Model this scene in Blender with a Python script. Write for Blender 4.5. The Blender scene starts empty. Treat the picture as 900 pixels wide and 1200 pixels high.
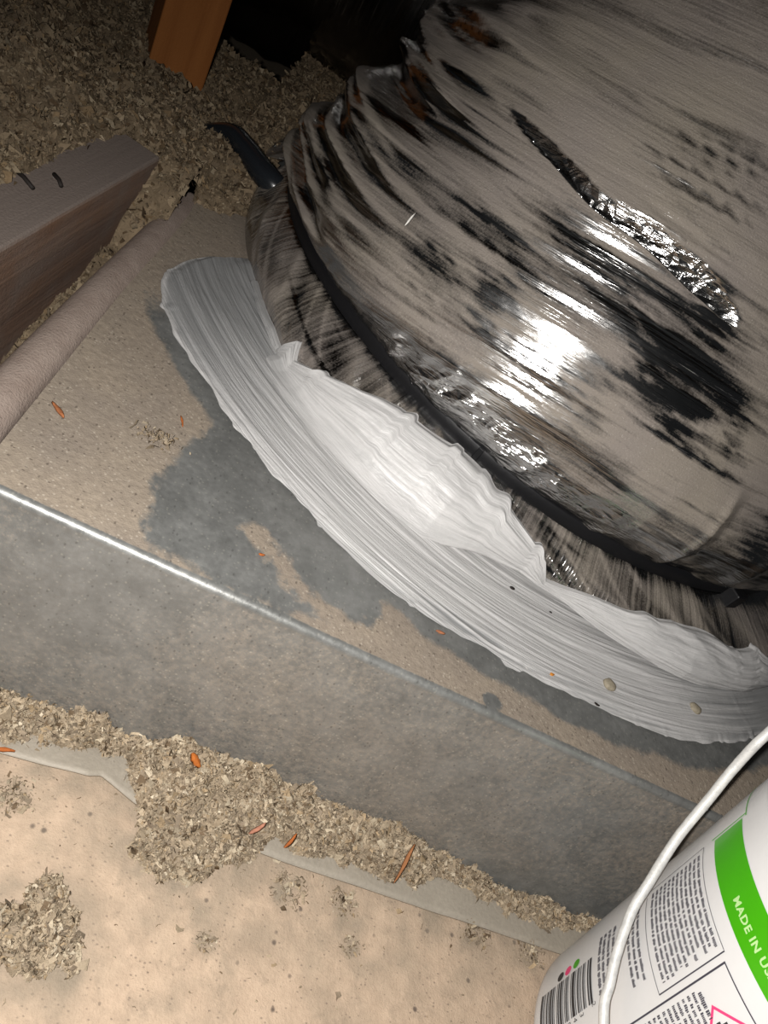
import bpy, bmesh, math
import numpy as np
from mathutils import Vector, Matrix

# ---------------------------------------------------------------- camera, world, lights
sc = bpy.context.scene
COL = sc.collection
RC = np.array([[0.84693607, 0.44543397, 0.29032373],
               [0.08841296, -0.65641712, 0.74919938],
               [0.52429232, -0.6088556, -0.59532547]])     # columns: image right, image down, view direction
CAM = Vector((0.0, 0.0, 0.356))
cam = bpy.data.cameras.new('camera')
cam.sensor_fit = 'VERTICAL'
cam.sensor_height = 24.0
cam.lens = 24.0 * 880.0 / 1200.0
cam.clip_start = 0.005
cam_ob = bpy.data.objects.new('camera', cam)
COL.objects.link(cam_ob)
r_, d_, f_ = RC[:, 0], RC[:, 1], RC[:, 2]
M = Matrix(((r_[0], -d_[0], -f_[0], CAM.x), (r_[1], -d_[1], -f_[1], CAM.y), (r_[2], -d_[2], -f_[2], CAM.z), (0, 0, 0, 1)))
cam_ob.matrix_world = M
sc.camera = cam_ob

world = bpy.data.worlds.new('attic_dark')
sc.world = world
world.use_nodes = True
world.node_tree.nodes['Background'].inputs[0].default_value = (0.9, 0.95, 1.0, 1)
world.node_tree.nodes['Background'].inputs[1].default_value = 0.018

def lamp(name, loc, aim, power, radius, color):
    l = bpy.data.lights.new(name, 'SPOT')
    l.spot_size = math.radians(155); l.spot_blend = 1.0
    l.energy = power
    l.shadow_soft_size = radius
    l.color = color
    o = bpy.data.objects.new(name, l)
    COL.objects.link(o)
    o.location = loc
    o.rotation_euler = (Vector(aim) - Vector(loc)).to_track_quat('-Z', 'Y').to_euler()
    return o
# the phone's flash, just up and left of the lens
lamp('phone_flash', CAM + Vector(tuple(-0.016 * r_ - 0.004 * d_ - 0.004 * f_)), (0.175, 0.20, 0.05), 11.0, 0.004, (1.0, 0.97, 0.93))

sc.view_settings.view_transform = 'Standard'
sc.view_settings.look = 'None'
sc.view_settings.gamma = 1.0
sc.view_settings.use_curve_mapping = False
sc.view_settings.exposure = 0.0

# ---------------------------------------------------------------- numpy noise
rng = np.random.default_rng(7)
TAB = rng.random((64, 64, 64)).astype(np.float32)

def vnoise(x, y, z=0.0):
    x, y, z = np.broadcast_arrays(np.asarray(x, np.float32), np.asarray(y, np.float32), np.asarray(z, np.float32))
    xi, yi, zi = np.floor(x).astype(np.int32), np.floor(y).astype(np.int32), np.floor(z).astype(np.int32)
    fx, fy, fz = x - xi, y - yi, z - zi
    fx, fy, fz = (f * f * (3 - 2 * f) for f in (fx, fy, fz))
    x0, x1, y0, y1, z0, z1 = xi & 63, (xi + 1) & 63, yi & 63, (yi + 1) & 63, zi & 63, (zi + 1) & 63
    def L(a, b, t): return a + (b - a) * t
    a = L(L(TAB[x0, y0, z0], TAB[x1, y0, z0], fx), L(TAB[x0, y1, z0], TAB[x1, y1, z0], fx), fy)
    b = L(L(TAB[x0, y0, z1], TAB[x1, y0, z1], fx), L(TAB[x0, y1, z1], TAB[x1, y1, z1], fx), fy)
    return L(a, b, fz) * 2 - 1                    # -1 .. 1

def fbm(x, y, z=0.0, octv=4, gain=0.5):
    s, a, t = 0.0, 1.0, 0.0
    for k in range(octv):
        s = s + a * vnoise(np.asarray(x) * 2 ** k + 17.3 * k, np.asarray(y) * 2 ** k + 5.1 * k, np.asarray(z) * 2 ** k + 9.7 * k)
        t += a
        a *= gain
    return s / t

def ridge(x, y, z=0.0, octv=2):
    s, a, t = 0.0, 1.0, 0.0
    for k in range(octv):
        s = s + a * (1 - np.abs(vnoise(np.asarray(x) * 2 ** k + 31 * k, np.asarray(y) * 2 ** k + 3 * k, np.asarray(z) + 7 * k)) * 1.6)
        t += a
        a *= 0.5
    return s / t

def sstep(a, b, x):
    t = np.clip((np.asarray(x, np.float64) - a) / (b - a), 0, 1)
    return t * t * (3 - 2 * t)

def polysd(px, py, poly):
    """signed distance to a polygon, negative inside"""
    poly = np.asarray(poly, float)
    d = np.full(px.shape, 1e9)
    ins = np.zeros(px.shape, bool)
    for (ax, ay), (bx, by) in zip(poly, np.roll(poly, -1, 0)):
        ex, ey = bx - ax, by - ay
        t = np.clip(((px - ax) * ex + (py - ay) * ey) / (ex * ex + ey * ey), 0, 1)
        d = np.minimum(d, (px - ax - t * ex) ** 2 + (py - ay - t * ey) ** 2)
        c = ((ay > py) != (by > py)) & (px < (bx - ax) * (py - ay) / (by - ay + 1e-12) + ax)
        ins ^= c
    d = np.sqrt(d)
    return np.where(ins, -d, d)

def linesd(px, py, pts):
    pts = np.asarray(pts, float)
    d = np.full(px.shape, 1e9)
    for (ax, ay), (bx, by) in zip(pts[:-1], pts[1:]):
        ex, ey = bx - ax, by - ay
        t = np.clip(((px - ax) * ex + (py - ay) * ey) / (ex * ex + ey * ey), 0, 1)
        d = np.minimum(d, (px - ax - t * ex) ** 2 + (py - ay - t * ey) ** 2)
    return np.sqrt(d)

# ---------------------------------------------------------------- mesh helpers
def tag(o, label=None, cat=None, group=None, kind=None):
    if label: o['label'] = label
    if cat: o['category'] = cat
    if group: o['group'] = group
    if kind: o['kind'] = kind
    return o

def empty(name, loc=(0, 0, 0)):
    o = bpy.data.objects.new(name, None)
    o.empty_display_size = 0.02
    COL.objects.link(o)
    o.location = loc
    return o

def link(name, me, mat, parent=None, smooth=True):
    o = bpy.data.objects.new(name, me)
    COL.objects.link(o)
    if mat: me.materials.append(mat)
    if smooth and len(me.polygons):
        me.polygons.foreach_set('use_smooth', np.ones(len(me.polygons), bool))
    if parent:
        o.parent = parent
        o.matrix_parent_inverse = Matrix.Translation(-Vector(parent.location))
    return o

def mesh_np(name, V, Q, attrs=None, colors=None, uv=None):
    me = bpy.data.meshes.new(name)
    V = np.ascontiguousarray(V, np.float32).reshape(-1, 3)
    Q = np.ascontiguousarray(Q, np.int32)
    n, k = Q.shape
    me.vertices.add(len(V)); me.vertices.foreach_set('co', V.ravel())
    me.loops.add(n * k); me.loops.foreach_set('vertex_index', Q.ravel())
    me.polygons.add(n)
    me.polygons.foreach_set('loop_start', np.arange(0, n * k, k, dtype=np.int32))
    try: me.polygons.foreach_set('loop_total', np.full(n, k, np.int32))
    except Exception: pass
    me.update(calc_edges=True)
    for key, a in (attrs or {}).items():
        at = me.attributes.new(key, 'FLOAT', 'POINT')
        at.data.foreach_set('value', np.ascontiguousarray(a, np.float32).ravel())
    if colors is not None:
        at = me.attributes.new('tint', 'FLOAT_COLOR', 'POINT')
        c = np.ones((len(V), 4), np.float32); c[:, :3] = colors
        at.data.foreach_set('color', c.ravel())
    if uv is not None:
        l = me.uv_layers.new(name='UVMap')
        l.data.foreach_set('uv', np.ascontiguousarray(np.asarray(uv, np.float32).reshape(-1, 2)[Q.ravel()]).ravel())
    me.validate()
    return me

def gridq(n, m, wrap=False):
    """quads of an n x m vertex grid; wrap closes the second axis"""
    i = np.arange(n - 1)[:, None]
    j = np.arange(m if wrap else m - 1)[None, :]
    a = i * m + j; b = i * m + (j + 1) % m
    return np.stack([a, b, b + m, a + m], -1).reshape(-1, 4)

def box_mesh(name, sx, sy, sz, bev=0.001, seg=2):
    bm = bmesh.new()
    bmesh.ops.create_cube(bm, size=1)
    bmesh.ops.scale(bm, vec=(sx, sy, sz), verts=bm.verts)
    bmesh.ops.bevel(bm, geom=bm.edges[:], offset=bev, segments=seg, affect='EDGES', profile=0.5)
    me = bpy.data.meshes.new(name); bm.to_mesh(me); bm.free()
    return me

def catmull(P, n=8):
    P = np.asarray(P, float)
    Pp = np.vstack([2 * P[0] - P[1], P, 2 * P[-1] - P[-2]])
    out = []
    for i in range(1, len(Pp) - 2):
        t = np.linspace(0, 1, n, endpoint=False)[:, None]
        p0, p1, p2, p3 = Pp[i - 1], Pp[i], Pp[i + 1], Pp[i + 2]
        out.append(0.5 * (2 * p1 + (p2 - p0) * t + (2 * p0 - 5 * p1 + 4 * p2 - p3) * t ** 2 + (3 * p1 - p0 - 3 * p2 + p3) * t ** 3))
    out.append(P[-1:])
    return np.vstack(out)

def tube_mesh(name, P, rad, nseg=16, rough=0.0):
    P = np.asarray(P, float); n = len(P)
    rad = np.broadcast_to(np.asarray(rad, float), (n,))
    T = np.gradient(P, axis=0); T /= np.linalg.norm(T, axis=1)[:, None]
    u = np.cross(T[0], (0.3, 0.2, 1.0)); u /= np.linalg.norm(u)
    V = []
    for i in range(n):
        u = u - T[i] * u.dot(T[i]); u /= np.linalg.norm(u)
        w = np.cross(T[i], u)
        a = np.linspace(0, 2 * math.pi, nseg, endpoint=False)[:, None]
        rr = rad[i] * (1 + rough * rng.normal(size=(nseg, 1)))
        V.append(P[i] + rr * (np.cos(a) * u + np.sin(a) * w))
    V = np.concatenate(V)
    bm_q = gridq(n, nseg, True)
    V = np.vstack([V, P[:1], P[-1:]])
    c0, c1 = len(V) - 2, len(V) - 1
    j = np.arange(nseg)
    cap0 = np.stack([np.full(nseg, c0), (j + 1) % nseg, j, j], -1)
    cap1 = np.stack([np.full(nseg, c1), (n - 1) * nseg + j, (n - 1) * nseg + (j + 1) % nseg, (n - 1) * nseg + (j + 1) % nseg], -1)
    me = bpy.data.meshes.new(name)
    faces = [tuple(q) for q in bm_q] + [tuple(q[:3]) for q in cap0] + [tuple(q[:3]) for q in cap1]
    me.from_pydata([tuple(v) for v in V], [], faces)
    me.update()
    return me

# ---------------------------------------------------------------- materials
class NT:
    def __init__(s, name):
        s.m = bpy.data.materials.new(name); s.m.use_nodes = True
        s.t = s.m.node_tree; s.t.nodes.clear()
        s.out = s.n('ShaderNodeOutputMaterial')
    def n(s, typ, **kw):
        nd = s.t.nodes.new(typ)
        for k, v in kw.items():
            if k.startswith('i_'):
                key = k[2:]
                key = int(key) if key.isdigit() else key.replace('_', ' ')
                s.set(nd.inputs[key], v)
            else: setattr(nd, k, v)
        return nd
    def set(s, sock, v):
        if isinstance(v, bpy.types.NodeSocket): s.t.links.new(v, sock)
        elif isinstance(v, (tuple, list)) and sock.type == 'RGBA' and len(v) == 3: sock.default_value = (*v, 1)
        else: sock.default_value = v
    def attr(s, name, sock='Fac'): return s.n('ShaderNodeAttribute', attribute_name=name).outputs[sock]
    def coord(s, which='Object'): return s.n('ShaderNodeTexCoord').outputs[which]
    def mapping(s, vec, scale): return s.n('ShaderNodeMapping', i_Vector=vec, i_Scale=scale).outputs[0]
    def noise(s, vec, scale, detail=3, rough=0.55, dist=0.0):
        return s.n('ShaderNodeTexNoise', i_Vector=vec, i_Scale=scale, i_Detail=detail, i_Roughness=rough, i_Distortion=dist).outputs['Fac']
    def ramp(s, fac, a, b, lo=0.0, hi=1.0):
        return s.n('ShaderNodeMapRange', i_Value=fac, i_From_Min=a, i_From_Max=b, i_To_Min=lo, i_To_Max=hi).outputs[0]
    def mix(s, fac, a, b, mode='MIX'):
        nd = s.n('ShaderNodeMix', data_type='RGBA', blend_type=mode)
        s.set(nd.inputs[0], fac); s.set(nd.inputs[6], a); s.set(nd.inputs[7], b)
        return nd.outputs[2]
    def math(s, op, a, b=0.0):
        nd = s.n('ShaderNodeMath', operation=op); s.set(nd.inputs[0], a); s.set(nd.inputs[1], b); return nd.outputs[0]
    def bump(s, h, dist, strength=1.0, normal=None):
        nd = s.n('ShaderNodeBump', i_Height=h, i_Distance=dist, i_Strength=strength)
        if normal is not None: s.set(nd.inputs['Normal'], normal)
        return nd.outputs[0]
    def bsdf(s, color, rough=0.6, metal=0.0, normal=None, spec=0.5, coat=0.0):
        nd = s.n('ShaderNodeBsdfPrincipled', i_Base_Color=color, i_Roughness=rough, i_Metallic=metal)
        s.set(nd.inputs['Specular IOR Level'], spec)
        if coat: s.set(nd.inputs['Coat Weight'], coat); s.set(nd.inputs['Coat Roughness'], 0.15)
        if normal is not None: s.set(nd.inputs['Normal'], normal)
        return nd.outputs[0]
    def mixs(s, fac, a, b):
        nd = s.n('ShaderNodeMixShader'); s.set(nd.inputs[0], fac); s.t.links.new(a, nd.inputs[1]); s.t.links.new(b, nd.inputs[2]); return nd.outputs[0]
    def speck(s, vec, scale, thr, rad):
        v = s.n('ShaderNodeTexVoronoi', i_Vector=vec, i_Scale=scale)
        sep = s.n('ShaderNodeSeparateColor', i_0=v.outputs['Color'])
        return s.math('MULTIPLY', s.math('GREATER_THAN', sep.outputs[0], thr), s.ramp(v.outputs['Distance'], rad, rad * 0.5))
    def done(s, sh): s.t.links.new(sh, s.out.inputs[0]); return s.m

def mat_foil():
    n = NT('dusty_foil_jacket')
    uv = n.coord('UV')
    dust = n.attr('dust')
    lines = n.noise(n.mapping(uv, (420, 22, 1)), 1.0, 4, 0.6)
    lines2 = n.noise(n.mapping(uv, (150, 9, 1)), 1.0, 3, 0.6, 0.3)
    crack = n.n('ShaderNodeTexVoronoi', feature='DISTANCE_TO_EDGE', i_Vector=n.mapping(uv, (190, 90, 1)), i_Scale=1.0, i_Randomness=1.0).outputs['Distance']
    crack = n.math('ADD', n.math('MULTIPLY', crack, 0.5), n.math('MULTIPLY', n.noise(n.mapping(uv, (90, 60, 1)), 1.0, 3, 0.5, 1.5), 0.45))
    h = n.math('ADD', n.math('MULTIPLY', lines, 0.6), n.math('MULTIPLY', lines2, 1.0))
    cr = n.math('MULTIPLY', n.ramp(crack, 0.05, 0.6), n.math('MULTIPLY', n.attr('crumple'), 1.2))
    h = n.math('ADD', h, cr)
    nb = n.bump(h, n.ramp(n.attr('crumple'), 0.1, 0.6, 0.0009, 0.0017), 0.8)
    grain = n.noise(n.coord(), 900, 3, 0.7)
    spk = n.noise(n.coord(), 1500, 2, 0.6)
    dmask = n.ramp(n.math('ADD', dust, n.math('MULTIPLY', n.math('SUBTRACT', n.math('ADD', n.math('MULTIPLY', grain, 0.6), n.math('MULTIPLY', lines, 1.1)), 0.85), 0.9)), 0.22, 0.80)
    dcol = n.mix(n.ramp(n.noise(n.coord(), 14, 3), 0.35, 0.65), (0.195, 0.170, 0.152), (0.215, 0.188, 0.156))
    dcol = n.mix(n.ramp(spk, 0.62, 0.74), dcol, (0.35, 0.32, 0.29))
    foil = n.bsdf((0.40, 0.395, 0.39), n.ramp(lines2, 0.3, 0.7, 0.13, 0.22), 1.0, nb)
    dst = n.bsdf(dcol, 0.7, 0.0, n.bump(n.math('ADD', n.math('MULTIPLY', grain, 0.6), n.math('ADD', lines, lines2)), 0.0011, 0.7), 0.25)
    return n.done(n.mixs(dmask, foil, dst))

def mat_sheet_metal():
    n = NT('galvanized_sheet')
    co = n.coord()
    dust = n.attr('dust')
    g = n.noise(co, 1100, 3, 0.7); g2 = n.noise(co, 330, 3, 0.6); big = n.noise(co, 22, 4, 0.6)
    m = n.ramp(n.math('ADD', dust, n.math('MULTIPLY', n.math('SUBTRACT', n.math('ADD', n.math('MULTIPLY', g, 0.5), n.math('MULTIPLY', g2, 0.5)), 0.5), 1.1)), 0.28, 0.72)
    sp1 = n.speck(co, 620, 0.80, 0.42); sp2 = n.speck(n.mapping(co, (1.0, 1.9, 1.3)), 380, 0.86, 0.32); sp3 = n.speck(n.mapping(co, (1.6, 1, 1.2)), 330, 0.88, 0.34)
    dcol = n.mix(n.ramp(big, 0.35, 0.68), (0.300, 0.250, 0.195), (0.245, 0.207, 0.170))
    dcol = n.mix(n.ramp(g2, 0.25, 0.75, 0.55, 0.0), dcol, (0.15, 0.122, 0.098))
    dcol = n.mix(n.math('MULTIPLY', sp1, 0.4), dcol, (0.46, 0.41, 0.34))
    dcol = n.mix(n.math('MULTIPLY', n.math('MAXIMUM', sp2, sp3), 0.7), dcol, (0.085, 0.068, 0.055))
    metal_c = n.mix(n.ramp(n.noise(co, 60, 4), 0.35, 0.65), (0.215, 0.218, 0.210), (0.295, 0.297, 0.287))
    metal_c = n.mix(n.ramp(g2, 0.25, 0.75, 0.4, 0.0), metal_c, (0.115, 0.116, 0.112))
    metal_c = n.mix(n.math('MULTIPLY', sp1, 0.35), metal_c, (0.42, 0.41, 0.36))
    metal_c = n.mix(n.math('MULTIPLY', sp3, 0.5), metal_c, (0.10, 0.10, 0.095))
    metal = n.bsdf(metal_c, n.ramp(g2, 0.3, 0.7, 0.34, 0.5), 0.5, n.bump(g2, 0.0003, 0.5))
    dst = n.bsdf(dcol, 0.9, 0.0, n.bump(n.math('ADD', n.math('MULTIPLY', g, 0.5), g2), 0.0009, 0.6), 0.1)
    return n.done(n.mixs(m, metal, dst))

def mat_mastic():
    n = NT('grey_mastic')
    co = n.coord()
    uv = n.coord('UV')
    br = n.noise(n.mapping(uv, (22, 650, 1)), 1.0, 4, 0.65, 0.4)
    fine = n.noise(co, 420, 3, 0.6)
    c = n.mix(n.ramp(br, 0.38, 0.62), (0.42, 0.415, 0.41), (0.525, 0.515, 0.51))
    c = n.mix(n.attr('thin'), c, (0.155, 0.16, 0.163))  # dark tone for thinned mastic, and for shade painted on the left end
    h = n.math('ADD', br, n.math('MULTIPLY', fine, 0.25))
    return n.done(n.bsdf(c, 0.42, 0.0, n.bump(h, 0.0010, 0.8), 0.45))

def mat_tint(name, rough=0.9, spec=0.15, var=0.35):
    n = NT(name)
    g = n.noise(n.coord(), 700, 3, 0.7)
    c = n.mix(1.0, n.attr('tint', 'Color'), n.mix(g, (1 - var,) * 3, (1 + var,) * 3), 'MULTIPLY')
    return n.done(n.bsdf(c, rough, 0.0, n.bump(g, 0.001, 0.6), spec))

def mat_drywall():
    n = NT('drywall_paper')
    co = n.coord()
    a = n.noise(co, 26, 5, 0.65); b = n.noise(co, 120, 4, 0.7); g = n.noise(co, 900, 3, 0.7)
    c = n.mix(n.ramp(b, 0.3, 0.7), (0.44, 0.33, 0.24), (0.54, 0.41, 0.30))
    c = n.mix(n.math('MULTIPLY', n.ramp(a, 0.46, 0.66), 0.55), c, (0.27, 0.215, 0.160))
    c = n.mix(n.ramp(n.noise(co, 75, 5, 0.7, 0.6), 0.52, 0.70, 0.0, 0.6), c, (0.30, 0.235, 0.175))
    c = n.mix(n.math('MULTIPLY', n.speck(co, 190, 0.93, 0.30), 0.85), c, (0.09, 0.07, 0.06))
    c = n.mix(n.math('MULTIPLY', n.speck(n.mapping(co, (1, 1.5, 1)), 460, 0.85, 0.36), 0.6), c, (0.16, 0.125, 0.10))
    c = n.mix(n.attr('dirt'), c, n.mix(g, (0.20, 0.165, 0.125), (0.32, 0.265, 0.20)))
    c = n.mix(n.ramp(g, 0.66, 0.76), c, (0.27, 0.21, 0.16))
    return n.done(n.bsdf(c, 0.9, 0.0, n.bump(n.math('ADD', b, n.math('MULTIPLY', g, 0.6)), 0.0014, 0.6), 0.1))

def mat_wood(name, c1, c2, dusty, sc_=(60, 2.2, 60), dcol=(0.19, 0.155, 0.135), side=0.5):
    n = NT(name)
    co = n.coord()
    gr = n.noise(n.mapping(co, sc_), 3.0, 5, 0.6, 0.6)
    g = n.noise(co, 600, 3, 0.7)
    c = n.mix(n.ramp(gr, 0.35, 0.65), c1, c2)
    dm = n.math('MULTIPLY', n.ramp(n.n('ShaderNodeSeparateXYZ', i_0=n.n('ShaderNodeNewGeometry').outputs['Normal']).outputs[2], 0.2, 0.8), dusty)
    c = n.mix(n.math('MINIMUM', n.math('ADD', dm, n.ramp(n.noise(co, 40, 4), 0.3, 0.7, dusty * side * 0.4, dusty * side)), 1.0), c, n.mix(g, tuple(x * 0.75 for x in dcol), tuple(x * 1.25 for x in dcol)))
    return n.done(n.bsdf(c, 0.8, 0.0, n.bump(n.math('ADD', gr, n.math('MULTIPLY', g, 0.5)), 0.0015, 0.6), 0.2))

def mat_plain(name, color, rough=0.5, metal=0.0, spec=0.5, var=0.08, bumpd=0.0003, scale=300, coat=0.0):
    n = NT(name)
    g = n.noise(n.coord(), scale, 3, 0.6)
    c = n.mix(g, tuple(max(0, x * (1 - var)) for x in color), tuple(x * (1 + var) for x in color))
    return n.done(n.bsdf(c, rough, metal, n.bump(g, bumpd, 0.5), spec, coat))

def mat_dusty_pipe():
    n = NT('dusty_pipe')
    co = n.coord()
    g = n.noise(co, 800, 3, 0.7); b = n.noise(co, 90, 4, 0.6)
    c = n.mix(n.ramp(b, 0.3, 0.7), (0.25, 0.195, 0.165), (0.31, 0.25, 0.215))
    c = n.mix(n.ramp(g, 0.62, 0.74), c, (0.18, 0.14, 0.12))
    return n.done(n.bsdf(c, 0.85, 0.0, n.bump(n.math('ADD', g, b), 0.0012, 0.6), 0.15))

def mat_wire():
    n = NT('galvanized_wire')
    g = n.noise(n.coord(), 260, 4, 0.65)
    c = n.mix(n.ramp(g, 0.35, 0.7), (0.50, 0.50, 0.49), (0.66, 0.655, 0.63))
    return n.done(n.bsdf(c, 0.5, 0.2, n.bump(g, 0.0006, 0.6), 0.35))

FOIL = mat_foil(); SHEET = mat_sheet_metal(); MASTIC = mat_mastic()
FLUFF = mat_tint('cellulose_fluff'); CRUMB = mat_tint('wood_crumb', 0.8, 0.2, 0.2)
DRYWALL = mat_drywall()
JOIST = mat_wood('dusty_joist_wood', (0.13, 0.062, 0.034), (0.20, 0.10, 0.05), 0.95, (40, 1.6, 40), side=0.75)
POSTM = mat_wood('orange_post_wood', (0.20, 0.068, 0.014), (0.25, 0.092, 0.022), 0.05, (30, 30, 1.6))
BLACK = mat_plain('black_nylon', (0.005, 0.005, 0.006), 0.5, 0, 0.25)
HOSEM = mat_plain('black_hose', (0.012, 0.014, 0.017), 0.22, 0, 0.6)
PAIL = mat_plain('white_pail_plastic', (0.62, 0.617, 0.615), 0.32, 0, 0.5, 0.02, 0.0001)
GREEN = mat_plain('green_ink', (0.045, 0.33, 0.001), 0.3, 0, 0.5, 0.05, 0.00005)
INK = mat_plain('dark_ink', (0.045, 0.043, 0.06), 0.4, 0, 0.4, 0.1, 0.00005)
BLINK = mat_plain('barcode_ink', (0.03, 0.03, 0.034), 0.4, 0, 0.4, 0.1, 0.00005)
PALE = mat_plain('pale_green_ink', (0.40, 0.62, 0.26), 0.4, 0, 0.4, 0.05, 0.00005)
PINK = mat_plain('magenta_ink', (0.72, 0.05, 0.18), 0.4, 0, 0.4, 0.05, 0.00005)
PIPEM = mat_dusty_pipe(); WIRE = mat_wire()
FLANGEM = mat_plain('flange_zinc', (0.31, 0.275, 0.225), 0.6, 0.05, 0.4, 0.18, 0.0006, 420)
NAIL = mat_plain('dark_twig', (0.016, 0.012, 0.010), 0.7, 0, 0.3)

H = 0.113          # height of the metal box
YF = 0.207         # its front edge
WHITE_FLECK = (0.0580, 0.3990, 0.2214)
SCREWS = [(0.2686, 0.2596), (0.3387, 0.2744)]
CX, CY = 0.243, 0.578   # centre of the round duct

# ---------------------------------------------------------------- the floor: drywall seen from above
HX = np.array([-.20, -.05, .005, .0220, .0348, .0537, .0677, .0691, .0795, .0977, .1256, .137, .1492, .187, .2188, .2351, .2641, .3125, .3457, .45])
HYB = np.array([.165, .165, .1667, .1698, .1783, .1789, .158, .1425, .1362, .1378, .1561, .1682, .1677, .1684, .1712, .1782, .1775, .1740, .181, .185])   # front foot of the fluff
def heap_foot(x): return np.interp(x, HX, HYB)
PATCH = [(.0281, .114), (.0433, .1201), (.0593, .1126), (.0686, .0941), (.0587, .0843), (.04, .0815), (.01, .09), (.0, .11)]
CLUMPS = [(.014, .150, .010, .005), (.004, .145, .010, .005), (.150, .150, .010, .004), (.1795, .1515, .009, .003), (.187, .134, .006, .002), (.115, .117, .006, .002),
          (.262, .160, .010, .003), (.300, .160, .010, .003)]
x = np.concatenate([np.linspace(-0.9, -0.06, 40)[:-1], np.linspace(-0.06, 0.40, 330)[:-1], np.linspace(0.40, 1.0, 40)]); y = np.concatenate([np.linspace(-0.5, 0.04, 40)[:-1], np.linspace(0.04, 0.2, 150)])
X, Y = np.meshgrid(x, y, indexing='ij')
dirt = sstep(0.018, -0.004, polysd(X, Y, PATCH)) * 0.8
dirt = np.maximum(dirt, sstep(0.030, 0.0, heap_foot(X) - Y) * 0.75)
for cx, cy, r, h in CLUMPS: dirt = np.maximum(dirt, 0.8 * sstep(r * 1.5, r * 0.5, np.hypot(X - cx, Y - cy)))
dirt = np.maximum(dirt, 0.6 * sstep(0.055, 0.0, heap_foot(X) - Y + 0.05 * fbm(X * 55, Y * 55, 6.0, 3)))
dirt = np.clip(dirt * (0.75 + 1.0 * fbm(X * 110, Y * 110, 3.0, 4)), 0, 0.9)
V = np.stack([X, Y, np.minimum(0.0004 * fbm(X * 40, Y * 40) - 0.0004, 0)], -1)
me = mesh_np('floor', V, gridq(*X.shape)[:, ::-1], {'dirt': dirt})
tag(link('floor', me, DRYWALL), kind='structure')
# rough deck behind, buried in insulation
V = np.array([(-1.6, 0.2, -0.001), (1.6, 0.2, -0.001), (1.6, 3.8, -0.001), (-1.6, 3.8, -0.001)])
me = mesh_np('floor', V, np.array([[0, 1, 2, 3]]), {'dirt': np.ones(4)})
tag(link('floor', me, DRYWALL), kind='structure')

# underside of the roof, far back in the dark
V = np.array([(-2.4, 3.8, 0.1), (2.4, 3.8, 0.1), (2.4, -1.4, 3.0), (-2.4, -1.4, 3.0)])
tag(link('ceiling', mesh_np('ceiling', V, np.array([[3, 2, 1, 0]])), mat_wood('roof_deck', (0.10, 0.06, 0.035), (0.14, 0.085, 0.05), 0.3, (2, 30, 30)), None, False), kind='structure')

# ---------------------------------------------------------------- loose-fill insulation
FCOL = np.array([(0.235, 0.195, 0.145), (0.29, 0.245, 0.185), (0.19, 0.158, 0.122), (0.33, 0.29, 0.225), (0.25, 0.195, 0.13), (0.40, 0.36, 0.29), (0.105, 0.078, 0.052)])
FCOL = FCOL * np.array([1.28, 1.22, 1.14])
FPROB = [0.26, 0.25, 0.17, 0.11, 0.09, 0.03, 0.09]

def flakes(P, size, spread=0.5, seed=1):
    """curled paper flakes at the points P: six vertices, two quads each"""
    g = np.random.default_rng(seed)
    n = len(P)
    t = g.normal(size=(n, 3)); t /= np.linalg.norm(t, axis=1)[:, None]
    w = g.normal(size=(n, 3)); w -= t * (w * t).sum(1)[:, None]; w /= np.linalg.norm(w, axis=1)[:, None]
    k = np.cross(t, w)
    L = size * np.exp(g.normal(0, spread, n)).clip(0.35, 2.4) * np.where(g.random(n) < 0.72, 0.62, 1.25); W = L * g.uniform(0.18, 0.6, n)
    C_ = L * g.uniform(-0.35, 0.35, n)
    L, W, C_ = (a[:, None] for a in (L, W, C_))
    jit = lambda: 1 + 0.35 * g.normal(size=(n, 1)).clip(-1.2, 1.2)
    v = np.stack([P - t * L / 2 * jit() - w * W / 2 * jit(), P - t * L / 2 * jit() + w * W / 2 * jit(),
                  P + k * C_ - w * W / 2 * jit(), P + k * C_ + w * W / 2 * jit(),
                  P + t * L / 2 * jit() - w * W / 2 * jit(), P + t * L / 2 * jit() + w * W / 2 * jit()], 1)
    b = (np.arange(n) * 6)[:, None]
    q = np.concatenate([b + np.array([[0, 1, 3, 2]]), b + np.array([[2, 3, 5, 4]])], 0)
    c = FCOL[g.choice(len(FCOL), n, p=FPROB)] * g.uniform(0.8, 1.2, (n, 1))
    return v.reshape(-1, 3), q, np.repeat(c, 6, 0)

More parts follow.
